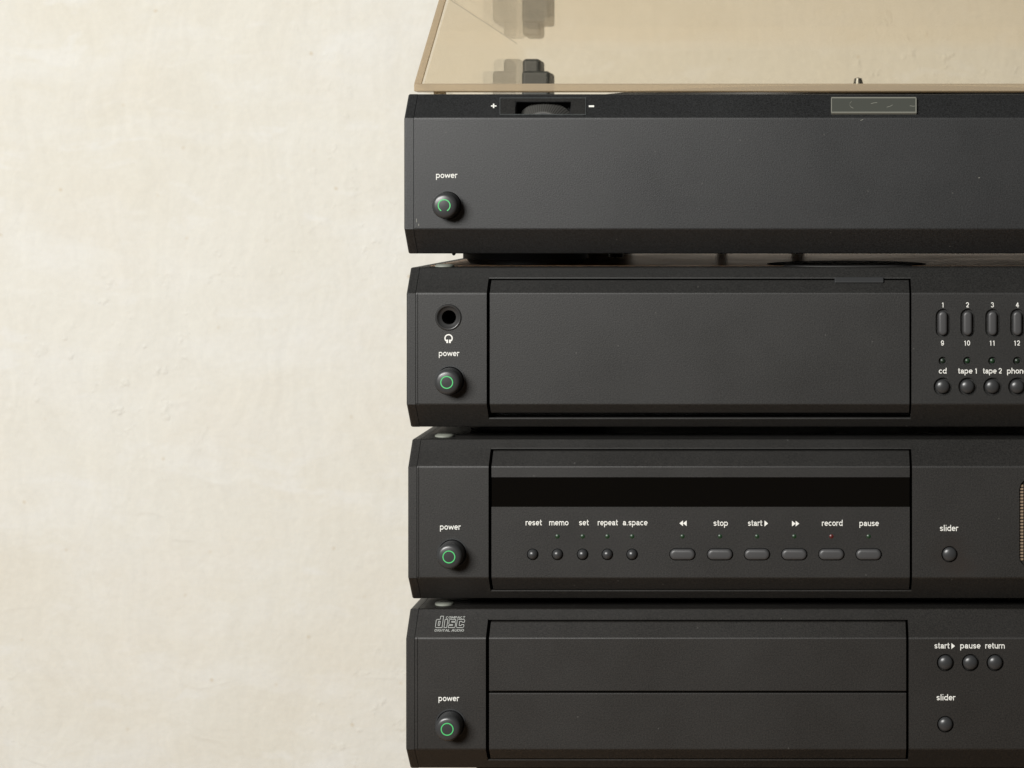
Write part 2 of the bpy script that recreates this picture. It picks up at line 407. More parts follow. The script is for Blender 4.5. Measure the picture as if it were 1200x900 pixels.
def text_mesh(body, pen):
    cu = bpy.data.curves.new('lettering', 'CURVE'); cu.dimensions = '3D'; cu.bevel_depth = pen/2; cu.bevel_resolution = 1; cu.use_fill_caps = True
    x = 0.0
    for ch in body:
        adv, strokes = GL[ch]
        parts = []
        for st in strokes:                       # break the pen stroke at sharp turns so that it keeps its width
            cur = [st[0]]
            for i in range(1, len(st)):
                cur.append(st[i])
                if i < len(st)-1:
                    a = Vector(st[i])-Vector(st[i-1]); b = Vector(st[i+1])-Vector(st[i])
                    if a.length > 1e-6 and b.length > 1e-6 and a.angle(b) > 0.75:
                        parts.append(cur); cur = [st[i]]
            parts.append(cur)
        for st in parts:
            sp = cu.splines.new('POLY'); sp.points.add(len(st)-1)
            for q, (a, b) in zip(sp.points, st): q.co = (x+a, b, 0, 1)
        x += adv*1.0+0.02
    o = bpy.data.objects.new('lettering', cu); col.objects.link(o)
    dg = bpy.context.evaluated_depsgraph_get(); dg.update()
    me = bpy.data.meshes.new_from_object(o.evaluated_get(dg))
    bpy.data.objects.remove(o); bpy.data.curves.remove(cu)
    return me
def text(body, px, base, width, parent, xh=5.2, y=0.0, mat='print', name='lettering', pen=PEN, plane=None, shear=0.0):
    """printed word centred on px, its baseline at base, fitted to width; plane maps a grid point onto a slope"""
    me = text_mesh(body, pen)
    xs = [v.co.x for v in me.vertices]; x0, x1 = min(xs), max(xs)
    k = xh
    kx = width/(x1-x0) if width else k*0.92
    cx = (x0+x1)/2
    for v in me.vertices:
        qx = px+(v.co.x-cx)*kx+v.co.y*k*shear; qy = base-v.co.y*k; d = v.co.z/pen      # d from -0.5 to 0.5
        if plane: v.co = plane(qx, qy, 0.00004+d*0.00012)
        else: v.co = (gx(qx), y-0.00004-d*0.00012, gz(qy))
    return link(name, me, M[mat], parent)
def flat_shape(polys, parent, mat, name, y=0.0, plane=None, th=0.00008):
    """printed flat shapes given on the measuring grid"""
    bm = bmesh.new()
    for poly in polys:
        f = [bm.verts.new(plane(a, b, th) if plane else (gx(a), y-th, gz(b))) for a, b in poly]
        r = [bm.verts.new(plane(a, b, -th) if plane else (gx(a), y+th, gz(b))) for a, b in poly]
        n = len(poly); bm.faces.new(f); bm.faces.new(r[::-1])
        for i in range(n): bm.faces.new((f[i], f[(i+1) % n], r[(i+1) % n], r[i]))
    return from_bm(name, bm, M[mat], parent)
def tri(cx, cy, w, h, way):
    return [(cx-way*w/2, cy-h/2), (cx+way*w/2, cy), (cx-way*w/2, cy+h/2)]

# ------------------------------------------------------------------ the setting
def structure(name, bm, mat):
    o = from_bm(name, bm, mat); o['kind'] = 'structure'; return o
structure('floor', box(-3.2, 3.2, -3.2, 1.02, -0.04, 0.0), M['floor'])
structure('wall', box(-3.2, 3.2, 1.02, 1.17, -0.04, 2.9), M['wall'])

# ------------------------------------------------------------------ hi-fi units
CH = 29.3*S; CD = 0.0094; FACE = 130.4*S; HGT = FACE+2*CH; DEPTH = 0.36; WID = 0.445; FOOT = 14.6*S
def face_plane(cz_face_top):
    """maps a grid point seen on the sloping upper front edge to its place on that slope"""
    def f(px, py, lift):
        # line of sight from the camera to the slope  y = (z - ztop) * CD/CH
        dz = (VY-py)*S; k = CD/CH
        y = (EZ+dz-cz_face_top)*k/(1-dz/D*k)
        x = (px-VX)*S*(D+y)/D; z = EZ+dz*(D+y)/D
        nn = Vector((0, -CH, CD)).normalized()
        return (x, y+nn.y*lift, z+nn.z*lift)
    return f

class Unit: pass
def make_unit(name, label, cat, left, zface_py, mat, top_mat=None, door=None, grooves=(), holes=(), slots=(), group=None, seam=11.0):
    u = Unit()
    u.x0 = gx(left); u.x1 = u.x0+WID
    u.zt = gz(zface_py); u.zb = u.zt-FACE; u.top = u.zt+CH; u.bot = u.zb-CH
    u.plane = face_plane(u.zt)
    u.root = thing(name, label, cat, ((u.x0+u.x1)/2, DEPTH/2, u.bot-FOOT), group)
    prof = [(0, u.zb), (0, u.zt), (CD, u.top), (DEPTH, u.top), (DEPTH, u.bot), (CD, u.bot)]
    rp = round_poly(prof, 0.00055, 3, (0, 1, 2, 5))
    g = 0.0002; cw = seam*S
    bm = prism(rp, u.x0+cw+g, u.x1-cw-g)
    cutters = list(slots)
    for gxp in grooves:
        cutters.append(prism([(-0.004, u.bot-0.01), (0.0003, u.bot-0.01), (0.0003, u.zb), (0.0003, u.zt), (0.0003, u.top+0.01), (-0.004, u.top+0.01)], gx(gxp), gx(gxp)+0.0003))
    if door:
        dx0, dx1, dzt, dzb = gx(door[0]), gx(door[1]), u.plane(0, door[2], 0)[2], None
        yt = (dzt-u.zt)*CD/CH
        # lower lip: mirror of the upper slope
        dz = (VY-door[3])*S; k = CD/CH
        yb = (u.zb-EZ-dz)*k/(1+dz/D*k); zb = EZ+dz*(D+yb)/D
        e = 0.0006; ye = (dzt+e-u.zt)*CD/CH; yeb = (u.zb-(zb-e))*CD/CH
        cutters.append(prism([(-0.006, dzt+e), (ye, dzt+e), (ye, dzt), (0.0135, dzt), (0.0135, zb), (yeb, zb), (yeb, zb-e), (-0.006, zb-e)], dx0, dx1))
        u.door = (dx0, dx1, dzt, zb)
    hole_bm = bmesh.new(); hole2 = bmesh.new()
    if holes:
        for h in holes:
            if h[0] == 'c': add_lathe_y(hole_bm, gx(h[1]), gz(h[2]), [(h[3]*S, -0.004), (h[3]*S, h[4])], 44)
            else: add_pill(hole_bm, gx(h[1]), gz(h[2]), h[3]*S, h[4]*S, [(0, -0.004), (0, h[5])])
        cutters.append(hole_bm)
    else: hole_bm.free()
    hole2.free()
    me = cut(bm, cutters)
    u.casing = link('casing', me, mat, u.root)
    # top sheet, a little below the front edge's crown, and side cheeks
    for xa, xb in ((u.x0, u.x0+cw), (u.x1-cw, u.x1)):
        b = prism(prof, xa, xb)
        xo = xa if xa == u.x0 else xb
        bmesh.ops.bevel(b, geom=[e for e in b.edges if all(abs(v.co.x-xo) < 1e-6 for v in e.verts)], offset=0.0010, segments=3, affect='EDGES', profile=0.5)
        from_bm('side_cheek', b, mat, u.root)
    # fillet piece that closes the seam behind the surface
    inner = [(0.0011, u.zb+0.0004), (0.0011, u.zt-0.0004), (CD+0.0009, u.top-0.0011), (DEPTH-0.001, u.top-0.0011), (DEPTH-0.001, u.bot+0.0011), (CD+0.0009, u.bot+0.0011)]
    from_bm('seam_spacer', prism(inner, u.x0+cw-0.0002, u.x0+cw+g+0.0002), M['black'], u.root)
    if top_mat:
        from_bm('top_sheet', box(u.x0+cw+0.0012, u.x1-cw-0.0012, CD+0.018, DEPTH-0.002, u.top-0.0004, u.top+0.00006), top_mat, u.root)
    u.mat = mat
    return u
def feet(u, cx_list, r, ys, y_first=None):
    for cx in cx_list:
        for cy in ys:
            z1 = u.bot; z0 = u.bot-FOOT
            from_bm('foot', lathe_z(cx, cy, [(r-0.0012, z0-0.0002), (r, z0+0.0012), (r, z1-0.0012), (r*0.93, z1+0.0002)], 48), M['rubber'], u.root, True)
def studs(u, px, cy=0.0185):
    for x in (gx(px)*(D+cy)/D, u.x1-(gx(px)*(D+cy)/D-u.x0)):
        from_bm('locating_stud', lathe_z(x, cy, [(0.0001, u.top+0.0013), (0.0032, u.top+0.0012), (0.0042, u.top+0.0006), (0.0042, u.top-0.0002)], 28), M['stud'], u.root, True)

def door_profile(u, zt, zb, back=0.0138):
    """outline of a door lying in the opening: follows the face and both slopes"""
    pts = []
    yt = max(0, (zt-u.zt)*CD/CH); yb = max(0, (u.zb-zb)*CD/CH)
    pts.append((yb, zb))
    if zb < u.zb: pts.append((0, u.zb))
    if zt > u.zt: pts.append((0, u.zt))
    pts.append((yt, zt)); pts += [(back, zt), (back, zb)]
    n = len(pts)-2
    return round_poly(pts, 0.0004, 3, tuple(range(n)))

def power_button(u, px, py, gap=False):
    x, z = gx(px), gz(py)
    bz = bmesh.new(); add_ring_y(bz, x, z, 16.4*S, 17.9*S, -0.00018, 0.0012, 56)
    from_bm('button_bezel', bz, M['button'], u.root, True)
    R = 15.4*S; P = -0.0079
    prof = [(0.0001, P-0.00022), (R*0.35, P-0.00018), (R*0.68, P-0.00002), (R*0.80, P+0.0002), (R*0.90, P+0.0007), (R*0.965, P+0.0014), (R, P+0.0024), (R, 0.0061)]
    b = from_bm('power_button', lathe_y(x, z, prof, 56), M['button'], u.root, True)
    rb = bmesh.new(); a0, a1 = (0, 2*PI) if not gap else (-PI/2+0.52, 1.5*PI-0.52)
    add_ring_y(rb, x, z, 6.25*S, 7.45*S, P-0.00027, P+0.0001, 56, a0, a1)
    from_bm('ring_mark', rb, M['ring'], b)
def dome(u, px, py, r, proud=0.0016, back=0.0041, mat='button', name='push_button', parent=None):
    R = r*S
    prof = [(0.0001, -proud)]+[(R*math.sin(a), -proud+(1-math.cos(a))*proud*1.25) for a in (0.25, 0.5, 0.75, 1.0, 1.25, 1.45)]+[(R, 0.0004), (R, back)]
    return from_bm(name, lathe_y(gx(px), gz(py), prof, 32), M[mat], parent or u.root, True)
def pill(u, px, py, w, h, proud, back, mat='button_soft', parent=None):
    bm = bmesh.new(); m = min(w, h)*S/2
    add_pill(bm, gx(px), gz(py), w*S, h*S, [(m*0.62, -proud), (m*0.40, -proud*0.96), (m*0.20, -proud*0.80), (m*0.07, -proud*0.5), (0, 0), (0, back)])
    return from_bm('push_button', bm, M[mat], parent or u.root, True)
def lens(u, px, py, r, mat, y=0.0, parent=None):
    R = r*S
    return from_bm('indicator_lens', lathe_y(gx(px), gz(py), [(0.0001, y-0.00035), (R*0.6, y-0.00025), (R, y+0.0001), (R, y+0.0022)], 20), M[mat], parent or u.root, True)

# ---------------------------------------------------------------- turntable
U1F = 138.2
chq = face_plane(gz(U1F))
wheel_c = chq(636, 134, 0)
slot = box(chq(604, 127, 0)[0], chq(668.5, 127, 0)[0], -0.004, 0.016, chq(636, 133.6, 0)[2], chq(636, 119.5, 0)[2])
ub = gz(U1F)-FACE-CH
under = box(gx(473.2)+0.022, gx(473.2)+WID-0.022, 0.026, 0.38, ub-0.01, ub+0.016)
U1 = make_unit('turntable', 'black record turntable with smoked clear dust cover on top of the stack', 'turntable', 473.2, U1F, M['paint_blue'],
               holes=[('c', 524.5, 240.8, 17.0, 0.006)], slots=[slot, under], seam=11.2)
power_button(U1, 524.5, 240.8, gap=True)
text('power', 523.5, 208.8, 25, U1.root)
text('+', 578.6, 127.6, 6.4, U1.root, plane=U1.plane, xh=6.6)
flat_shape([[(690, 123.6), (696.2, 123.6), (696.2, 125.6), (690, 125.6)]], U1.root, 'print', 'minus_mark', plane=U1.plane)
# thumbwheel and the thin plate round its slot
def slope_frame(u, a, b, c, d, w, mat, name, th):
    polys = [[(a, b), (c, b), (c, b+w), (a, b+w)], [(a, d-w), (c, d-w), (c, d), (a, d)], [(a, b+w), (a+w, b+w), (a+w, d-w), (a, d-w)], [(c-w, b+w), (c, b+w), (c, d-w), (c-w, d-w)]]
    return flat_shape(polys, u.root, mat, name, plane=u.plane, th=th)
flat_shape([[(586, 115.4), (686.5, 115.4), (686.5, 119.2), (586, 119.2)], [(586, 119.2), (603.6, 119.2), (603.6, 134.6), (586, 134.6)], [(669, 119.2), (686.5, 119.2), (686.5, 134.6), (669, 134.6)]],
           U1.root, 'paint', 'wheel_plate', plane=U1.plane, th=0.00028)
wb = bmesh.new(); N = 150; wx, wz = wheel_c[0], gz(157.0)
rings = []
for r, y, kn in ((24*S, 0.0032, 0), (25.8*S, 0.0032, 0), (27.2*S, 0.0035, 1), (39.8*S, 0.0105, 1), (38.6*S, 0.0114, 0), (20*S, 0.0114, 0)):
    rings.append([wb.verts.new((wx+(r-(0.00016 if kn and k % 2 else 0))*math.cos(2*PI*k/N), y, wz+(r-(0.00016 if kn and k % 2 else 0))*math.sin(2*PI*k/N))) for k in range(N)])
for a, b in zip(rings, rings[1:]):
    for k in range(N): wb.faces.new((a[k], a[(k+1) % N], b[(k+1) % N], b[k]))
wb.faces.new(rings[0]); wb.faces.new(rings[-1])
M['wheel'] = simple('wheel_plastic', (0.050, 0.049, 0.045), 0.5)
tw = from_bm('thumbwheel', wb, M['wheel'], U1.root)
slope_frame(U1, 585.6, 115.0, 686.9, 135.0, 0.7, 'hinge', 'plate_rim', 0.00036)
from_bm('wheel_hub', lathe_y(wx, wz, [(24.8*S, 0.0030), (24.8*S, 0.0036)], 60), M['black'], tw)
# smoked tab on the slope
def slope_plate(u, a, b, c, d, th, bev, mat, name):
    bm = bmesh.new()
    q = [(a, b), (c, b), (c, d), (a, d)]
    f = [bm.verts.new(u.plane(x, y, th)) for x, y in q]; r = [bm.verts.new(u.plane(x, y, -0.0003)) for x, y in q]
    bm.faces.new(f); bm.faces.new(r[::-1])
    for i in range(4): bm.faces.new((f[i], f[(i+1) % 4], r[(i+1) % 4], r[i]))
    bmesh.ops.bevel(bm, geom=list(bm.edges), offset=bev, segments=3, affect='EDGES', profile=0.5)
    return from_bm(name, bm, mat, u.root, False)
tab = slope_plate(U1, 974, 116.2, 1073.5, 134.2, 0.0011, 0.0005, M['tab'], 'finger_tab')
fr = bmesh.new()
for q in ([(974, 116), (1073.6, 116), (1073.2, 117.4), (974.5, 117.4)], [(974, 133.2), (1073.9, 133.2), (1073.9, 134.5), (974, 134.5)],
          [(973.8, 117.4), (975.0, 117.4), (975.0, 133.2), (973.8, 133.2)], [(1072.6, 117.4), (1073.9, 117.4), (1073.9, 133.2), (1072.6, 133.2)]):
    f = [fr.verts.new(U1.plane(x, y, 0.00125)) for x, y in q]; r = [fr.verts.new(U1.plane(x, y, 0.0002)) for x, y in q]
    fr.faces.new(f); fr.faces.new(r[::-1])
    for i in range(4): fr.faces.new((f[i], f[(i+1) % 4], r[(i+1) % 4], r[i]))
from_bm('tab_glint_rim', fr, M['glint_and_scuff'], tab)  # pale strips paint the highlight along the tab's bevelled edges
# fine scratches in the tab
sc = bmesh.new()
for pts in ([(998, 121), (996, 123), (995.6, 125), (997, 127.4), (1000, 129)], [(1020.5, 123.6), (1024, 122.6), (1028, 122.2)], [(1039, 127.6), (1042, 127), (1046, 125)], [(1066, 126), (1070, 126.6), (1072, 126.4)]):
    for (a, b), (c, d) in zip(pts, pts[1:]):
        w = 0.32; f = [sc.verts.new(U1.plane(x, y, 0.00114)) for x, y in ((a, b-w), (c, d-w), (c, d+w), (a, b+w))]
        r = [sc.verts.new(U1.plane(x, y, 0.0010)) for x, y in ((a, b-w), (c, d-w), (c, d+w), (a, b+w))]
        sc.faces.new(f); sc.faces.new(r[::-1])
        for i in range(4): sc.faces.new((f[i], f[(i+1) % 4], r[(i+1) % 4], r[i]))
from_bm('scratch', sc, M['glint_and_scuff'], tab)
# small scuffs and a nick on the lower left corner of the front
for q in ([[(477.2, 246), (478.0, 246), (478.2, 251), (477.4, 252)], [(477.0, 254.5), (478.6, 254.0), (478.4, 257), (477.2, 257.4)], [(614.2, 259.4), (616.0, 259.2), (615.8, 261.4), (614.4, 261.2)],
            [(479.5, 262.5), (480.6, 262.0), (480.9, 265.4), (479.8, 265.8)]]): flat_shape([q], U1.root, 'black', 'scuff', th=0.00004)
for q in ([[(487.6, 256.4), (488.3, 256.2), (488.6, 260.2), (487.9, 260.8)], [(490.0, 262.4), (490.8, 262.0), (491.2, 264.6), (490.4, 265.0)], [(1008, 141.0), (1011.4, 139.6), (1011.7, 140.2), (1008.6, 141.5)], [(1146.4, 208.0), (1148, 207.6), (1148.2, 208.6), (1146.8, 208.9)]]):
    flat_shape([q], U1.root, 'glint_and_scuff', 'scuff', th=0.00004)
# platter with rubber mat and spindle
pcx, pcy = gx(925+99), 0.186; zt = U1.top
plat = from_bm('platter', lathe_z(pcx, pcy, [(0.148, zt-0.0003), (0.150, zt+0.001), (0.150, zt+0.0040), (0.149, zt+0.0048), (0.0001, zt+0.0048)], 120), M['black'], U1.root, True)
from_bm('rubber_mat', lathe_z(pcx, pcy, [(0.1455, zt+0.0046), (0.1455, zt+0.0058), (0.0001, zt+0.0058)], 120), M['rubber'], plat, True)
from_bm('spindle', lathe_z(pcx, pcy, [(0.0036, zt+0.0050), (0.0036, zt+0.0125), (0.0026, zt+0.0155), (0.0020, zt+0.0180), (0.0001, zt+0.0186)], 24), M['steel'], plat, True)
# dust cover: a hollow shell with a sloped front
TH = 0.003
lb = EZ+128.6*S; lf = 0.0245
lp = [(lf, lb+9.6*S), (0.0895, EZ+267*S), (0.3665, EZ+257.5*S), (0.3665, lb)]
def lid_shell():
    bm = bmesh.new()
    # outer and inner outlines (y, z), open below
    o = [(lf, lb+9.4*S), lp[1], lp[2], (lp[3][0], lb+9.4*S)]
    s45 = TH*1.22
    i = [(lf+s45+0.0006, lb+9.4*S), (lp[1][0]+0.0012, lp[1][1]-TH), (lp[2][0]-TH, lp[2][1]-TH), (lp[3][0]-TH, lb+9.4*S)]
    xa, xb = U1.x0, U1.x1; xi, xj = xa+TH, xb-TH
    oa = [bm.verts.new((xa, y, z)) for y, z in o]; ob = [bm.verts.new((xb, y, z)) for y, z in o]
    ia = [bm.verts.new((xi, y, z)) for y, z in i]; ib = [bm.verts.new((xj, y, z)) for y, z in i]
    for k in range(3):
        bm.faces.new((oa[k], oa[k+1], ob[k+1], ob[k])); bm.faces.new((ia[k], ib[k], ib[k+1], ia[k+1]))
    bm.faces.new(oa); bm.faces.new(ob[::-1]); bm.faces.new(ia[::-1]); bm.faces.new(ib)
    bm.faces.new((oa[0], ob[0], ib[0], ia[0])); bm.faces.new((oa[3], ia[3], ib[3], ob[3]))
    bm.faces.new((oa[0], ia[0], ia[3], oa[3])); bm.faces.new((ob[0], ob[3], ib[3], ib[0]))
    es = [e for e in bm.edges if all(v.co.z > lb+12*S for v in e.verts) or abs(e.verts[0].co.z-e.verts[1].co.z) > 0.02]
    bmesh.ops.recalc_face_normals(bm, faces=bm.faces)
    bmesh.ops.bevel(bm, geom=es, offset=0.0006, segments=2, affect='EDGES', profile=0.5)
    return bm
lid = from_bm('dust_cover', lid_shell(), M['lid'], U1.root)
for xa in (U1.x0-0.0003, U1.x1-TH+0.0003):
    from_bm('cover_front_edge', prism([(lf-0.0003, lb+9.4*S), (lf+0.0022, lb+9.4*S), (lp[1][0]+0.0022, lp[1][1]-0.0002), (lp[1][0]-0.0003, lp[1][1]-0.0002)], xa, xa+TH), M['lid_edge'], lid)
lip = box(U1.x0-0.0004, U1.x1+0.0004, lf-0.0004, lf+0.0085, lb, lb+9.4*S-0.00002, 0.0003, 1)
from_bm('cover_lip', lip, M['lid_edge'], lid)
for xa in (U1.x0, U1.x1-TH):
    from_bm('cover_side_lip', box(xa, xa+TH, lf+0.0088, 0.3665, lb, lb+9.4*S-0.00002), M['lid'], lid)
for px in (500, 1640):
    from_bm('cover_bumper', lathe_z(gx(px), 0.031, [(0.0028, U1.top-0.0003), (0.0028, lb+0.0002)], 20), M['lid_edge'], U1.root)
# hinges at the back
for side in (-1, 1):
    def hx(v): return v*S if side < 0 else (U1.x0+U1.x1)-v*S
    a, b, c = -443, -413, -396
    x = sorted((hx(a), hx(b))); x2 = sorted((hx(a), hx(c)))
    h = from_bm('hinge', box(x[0], x[1], 0.340, 0.362, U1.top-0.0004, EZ+231*S, 0.0024, 4), M['hinge'], U1.root)
    from_bm('hinge_bracket', box(x2[0]+0.0002, x2[1]-0.0002, 0.336, 0.363, U1.top-0.0006, EZ+210*S, 0.0020, 4), M['hinge'], h)
# underside: large round feet and two short stand-offs
zb1 = U1.bot
for cx in (gx(618)*1.07, U1.x1-(gx(618)*1.07-U1.x0)):
    for cy in (0.052, 0.300):
        r = 0.0285
        from_bm('foot', lathe_z(cx, cy, [(r-0.003, zb1-FOOT-0.0001), (r-0.0018, zb1-FOOT+0.0018), (r, zb1-FOOT+0.0022), (r, zb1+0.0165)], 64), M['rubber'], U1.root, True)
for px, w, cy in ((846, 0.0058, 0.235), (935, 0.0072, 0.230), (722, 0.0075, 0.12)):
    k = (D+cy)/D
    from_bm('stand_off', lathe_z(gx(px)*k, cy, [(w/2, zb1-0.0049), (w/2, zb1+0.0165)], 20), M['black'], U1.root, True)
from_bm('screw_tip', lathe_z(gx(532)*1.02, 0.016, [(0.0001, zb1-0.0011), (0.0006, zb1-0.0008), (0.0011, zb1+0.0002)], 12), M['black'], U1.root, True)

# ---------------------------------------------------------------- receiver
cols = [1104.8, 1133.8, 1163.0, 1192.2]
h2 = [('c', 527.5, 446.0, 17.0, 0.006), ('c', 525.6, 372.0, 15.6, 0.0012)]
for x in cols: h2 += [('p', x, 378.6, 16.8, 33.4, 0.0013), ('c', x, 423.0, 5.0, 0.0014), ('c', x, 453.2, 10.8, 0.0015)]
bore = lathe_y(gx(525.6), gz(372.0), [(8.5*S, -0.005), (8.5*S, 0.014)], 36)
U2 = make_unit('radio_receiver', 'black receiver with headphone socket and rows of small preset buttons', 'receiver', 476.0, 343.6, M['paint'], M['cover_lit'],
               door=(570.2, 1068.2, 326.6, 489.6), holes=h2, slots=[bore], grooves=(489.2,), seam=10.7)
dx0, dx1, dzt, dzb = U2.door
gap = 0.0008
d2 = from_bm('flap_door', prism(door_profile(U2, dzt-0.0006, dzb+0.0024), gx(574), gx(1065.6)), M['paint'], U2.root)
slope_plate(U2, 978, 326.0, 1035.5, 332.2, 0.0010, 0.0004, M['button'], 'door_catch')
power_button(U2, 527.5, 446.0)
text('power', 526.3, 417.5, 24, U2.root)
# headphone socket
jb = bmesh.new(); R = 15.6*S; b0 = 8.4*S; jx, jz = gx(525.6), gz(372)
js = 44; prof = [(R, 0.0008), (R*0.98, -0.0002), (R*0.90, -0.0006), (R*0.84, -0.00045), (R*0.78, 0.0002), (b0*1.18, 0.0006), (b0, 0.0010), (b0, 0.0013)]
rings = [[jb.verts.new((jx+r*math.cos(2*PI*k/js), y, jz+r*math.sin(2*PI*k/js))) for k in range(js)] for r, y in prof]
for a, b in zip(rings, rings[1:]):
    for k in range(js): jb.faces.new((a[k], a[(k+1) % js], b[(k+1) % js], b[k]))
jack = from_bm('headphone_socket', jb, M['jack'], U2.root, True)
from_bm('socket_bore', lathe_y(jx, jz, [(b0*0.99, 0.0125), (b0*0.99, 0.0145)], 32), simple('socket_black', (0.002, 0.002, 0.002), 0.8, 0.1), jack)
# headphone symbol
hs = bmesh.new(); hxc, hzc = gx(525.7), gz(396.4)
add_ring_y(hs, hxc, hzc, 3.5*S, 4.9*S, -0.00008, 0.0001, 28, -PI/2+0.75, 1.5*PI-0.75)
for sgn in (-1, 1): add_box(hs, *(sorted((hxc+sgn*0.55*S, hxc+sgn*2.6*S))), -0.00009, 0.0001, gz(402), gz(398.0))
from_bm('headphone_mark', hs, M['print'], U2.root)
for x, a, b, c in zip(cols, ('1', '2', '3', '4'), ('9', '10', '11', '12'), (('cd', 9.3), ('tape 1', 22), ('tape 2', 22.2), ('phono', 24))):
    pill(U2, x, 378.8, 10.6, 28.4, 0.0010, 0.0031)
    text(a, x, 360.4, None, U2.root, xh=4.6); text(b, x-0.3, 405.1, None, U2.root, xh=4.6)
    lens(U2, x, 423.0, 2.9, 'led_dim' if a in '14' else 'led_green', 0.0009)
    text(c[0], x, 437.9, c[1], U2.root, xh=4.9)
    dome(U2, x-0.3, 453.0, 8.2, 0.0012, 0.0031)
feet(U2, (gx(597)*1.05, U2.x1-(gx(597)*1.05-U2.x0)), 0.0195, (0.050, 0.310))
studs(U2, 521)
from_bm('dark_disc', lathe_z(gx(992)*1.06, 0.050, [(0.0365, U2.top-0.0002), (0.0365, U2.top+0.0003), (0.0350, U2.top+0.0005), (0.0001, U2.top+0.0005)], 72), M['rubber'], U2.root, True)  # flat dark disc on the receiver's top, near the front

# ---------------------------------------------------------------- cassette deck
h3 = [('c', 530.0, 648.5, 17.0, 0.006), ('c', 1112.8, 649.6, 9.6, 0.0018), ('p', 1207.0, 613.0, 25.0, 104.0, 0.0016)]
U3 = make_unit('cassette_deck', 'black cassette deck with dark display strip and row of oval transport buttons', 'cassette deck', 477.8, 546.9, M['paint_deck'], M['cover_shaded'],
               door=(572.4, 1069.0, 526.4, 691.6), holes=h3, grooves=(490.4,), seam=10.4)
dx0, dx1, dzt, dzb = U3.door
small = [624.3, 653.3, 682.8, 711.8, 740.8]; ovals = [799.8, 843.8, 887.2, 930.8, 974.3, 1018.0]
dbm = prism(door_profile(U3, dzt-0.0006, dzb+0.0004), gx(576), gx(1066))
hb = bmesh.new()
for x in small: add_lathe_y(hb, gx(x), gz(649.7), [(6.9*S, -0.004), (6.9*S, 0.002)], 28)
for x in ovals: add_pill(hb, gx(x), gz(649.6), 31.2*S, 14.4*S, [(0, -0.004), (0, 0.002)])
wnd = box(gx(576)-0.01, gx(1066)+0.01, -0.004, 0.0006, gz(594.0), gz(559.2))
d3 = link('control_flap', cut(dbm, [hb, wnd]), M['paint_deck'], U3.root)
glassp = from_bm('display_window', box(gx(576.2), gx(1065.8), 0.0001, 0.0009, gz(593.9), gz(559.3)), M['glass'], d3)
power_button(U3, 530.0, 648.5)
text('power', 527.8, 620.9, 24.3, U3.root)
for x, w, t, tw, tx in zip(small, range(5), ('reset', 'memo', 'set', 'repeat', 'a.space'), (19, 22.8, 11.3, 23.5, 29.3), (625.5, 655, 684.3, 712.3, 744.5)):
    dome(U3, x, 649.7, 6.2, 0.0016, 0.0021, parent=d3)
    text(t, tx, 615.8, tw, d3)
    if w: lens(U3, x, 628.6, 3.0, 'led_green', parent=d3)
for i, x in enumerate(ovals):
    pill(U3, x, 649.6, 29.6, 12.8, 0.0011, 0.0021, parent=d3)
    lens(U3, x, 628.6, 2.9, 'led_red' if i == 4 else 'led_green', parent=d3)
flat_shape([tri(798.3, 613.2, 4.2, 6.6, -1), tri(802.6, 613.2, 4.2, 6.6, -1)], d3, 'print', 'rewind_mark')
flat_shape([tri(930.2, 613.6, 4.2, 6.6, 1), tri(934.5, 613.6, 4.2, 6.6, 1)], d3, 'print', 'wind_mark')
text('stop', 844.7, 616.4, 17, d3); text('start', 884.9, 616.4, 16.7, d3)
flat_shape([tri(898.0, 613.4, 4.2, 7.0, 1)], d3, 'print', 'start_mark')
text('record', 975.4, 616.4, 24.4, d3); text('pause', 1018.7, 616.6, 23, d3)
text('slider', 1112.2, 622.4, 21.5, U3.root)
dome(U3, 1112.8, 649.6, 8.3, 0.0011, 0.0031)
mb = bmesh.new()
for k in range(24):
    py = 568.5+k*3.75
    for x0 in (1195.6, 1200.6, 1205.6): add_box(mb, gx(x0), gx(x0+3.8), 0.0009, 0.0017, gz(py+2.3), gz(py))
lv = from_bm('level_meter', mb, M['amber'], U3.root); lv['kind'] = 'stuff'
feet(U3, (gx(597)*1.05, U3.x1-(gx(597)*1.05-U3.x0)), 0.0195, (0.050, 0.310))
studs(U3, 521)

# ---------------------------------------------------------------- compact disc player
h4 = [('c', 528.0, 848.5, 17.0, 0.006), ('c', 1108.0, 848.8, 9.8, 0.0018)]
for x in (1108, 1137.2, 1166.2): h4.append(('c', x, 776.6, 10.2, 0.0018))
U4 = make_unit('compact_disc_player', 'black compact disc player with wide tray drawer at the bottom of the stack', 'disc player', 475.4, 747.9, M['paint_warm'], M['cover_shaded'],
               door=(569.2, 1065.0, 726.6, 890.0), holes=h4, grooves=(489.0,), seam=10.2)
dx0, dx1, dzt, dzb = U4.door
from_bm('disc_drawer', prism(door_profile(U4, dzt-0.0006, gz(810.0)), gx(573.2), gx(1061.8)), M['paint_warm'], U4.root)
from_bm('lower_flap', prism(door_profile(U4, gz(812.2), dzb+0.0005), gx(573.2), gx(1061.8)), M['paint_warm'], U4.root)
power_button(U4, 528.0, 848.5)
text('power', 526, 821.8, 24.2, U4.root)
text('start', 1103.9, 760.1, 17.6, U4.root); flat_shape([tri(1117, 757.0, 4.2, 7.0, 1)], U4.root, 'print', 'start_mark')
text('pause', 1137.3, 760.1, 24, U4.root); text('return', 1166.1, 760.1, 23, U4.root)
text('slider', 1108.6, 820.8, 22, U4.root)
for x in (1108, 1137.2, 1166.2): dome(U4, x, 776.6, 8.5, 0.0013, 0.0031)
dome(U4, 1108.0, 848.8, 8.4, 0.0013, 0.0031)
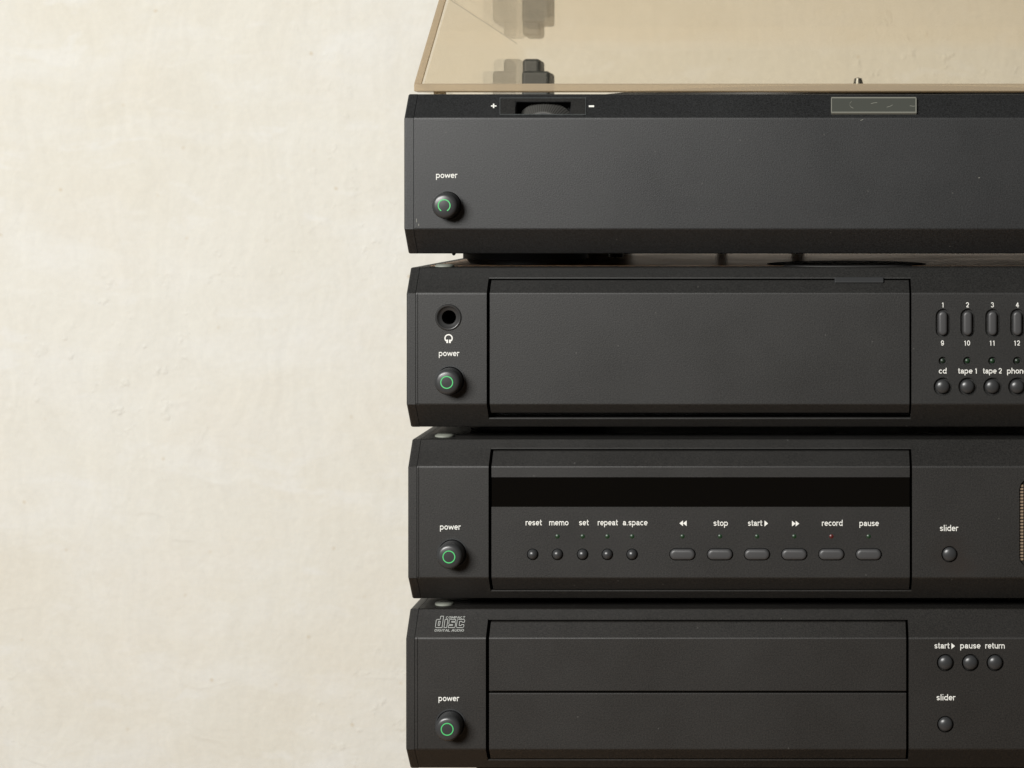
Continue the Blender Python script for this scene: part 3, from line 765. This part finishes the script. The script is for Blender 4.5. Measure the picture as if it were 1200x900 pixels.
# compact disc emblem: outlined letters between two lines of small capitals
def stroke(bm, pts, w, closed=True):
    n = len(pts)
    for i in range(n if closed else n-1):
        a = Vector(pts[i]); b = Vector(pts[(i+1) % n]); d = (b-a).normalized(); p = Vector((-d.y, d.x))*w/2; a2 = a-d*w/2; b2 = b+d*w/2
        q = [a2+p, b2+p, b2-p, a2-p]
        f = [bm.verts.new(U4.plane(v.x, v.y, 0.00010)) for v in q]; r = [bm.verts.new(U4.plane(v.x, v.y, -0.00005)) for v in q]
        bm.faces.new(f); bm.faces.new(r[::-1])
        for k in range(4): bm.faces.new((f[k], f[(k+1) % 4], r[(k+1) % 4], r[k]))
def lean(pts, ox): return [(ox+x+(736-y)*0.14, y) for x, y in pts]
eb = bmesh.new(); T, B = 725.9, 735.6
stroke(eb, lean([(1, B), (0, B-1), (0, T+1.2), (1, T), (4.6, T), (4.6, 722.2), (8, 722.2), (8, B)], 510), 0.62)
stroke(eb, lean([(3, B-2.4), (3, T+2.2), (4.8, T+2.2), (4.8, B-2.4)], 510), 0.62)
stroke(eb, lean([(0, B), (0, T), (3.3, T), (3.3, B)], 520.2), 0.62)
stroke(eb, lean([(0, B), (0, B-2.4), (4.8, B-2.4), (4.8, B-3.6), (1, B-3.6), (0, B-4.6), (0, T+1), (1, T), (7.6, T), (7.6, T+2.3), (3, T+2.3), (3, T+3.4), (7, T+3.4), (8, T+4.6), (8, B-1), (7, B)], 525.2), 0.62)
stroke(eb, lean([(1, B), (0, B-1), (0, T+1), (1, T), (7.8, T), (8.8, T+1), (8.8, T+3.4), (5.8, T+3.4), (5.8, T+2.3), (3, T+2.3), (3, B-2.4), (5.6, B-2.4), (5.6, B-3.6), (8.6, B-3.6), (8.6, B-1), (7.6, B)], 534.6), 0.62)
from_bm('disc_emblem', eb, M['logo'], U4.root)
text('COMPACT', 533.6, 725.0, 22.5, U4.root, xh=2.0, mat='logo', plane=U4.plane, shear=0.2)
text('DIGITAL AUDIO', 526.4, 740.2, 34.5, U4.root, xh=2.1, mat='logo', plane=U4.plane, shear=0.2)
feet(U4, (gx(597)*1.05, U4.x1-(gx(597)*1.05-U4.x0)), 0.0195, (0.050, 0.310))
studs(U4, 521)

# ---------------------------------------------------------------- the stand below
zs = U4.bot-FOOT
st = thing('pedestal_stand', 'black pedestal stand carrying the stack, seen as a dark edge below it', 'stand', ((U4.x0+U4.x1)/2, 0.18, 0))
sx0, sx1 = gx(556)*1.03, U4.x1-(gx(556)*1.03-U4.x0)
from_bm('top_plate', box(sx0, sx1, 0.026, 0.338, zs-0.022, zs, 0.001), M['black'], st)
from_bm('column', box(sx0+0.08, sx1-0.08, 0.09, 0.27, 0.025, zs-0.0215, 0.002), M['black'], st)
from_bm('base_plate', box(sx0-0.02, sx1+0.02, 0.0, 0.36, 0.0, 0.026, 0.002), M['black'], st)
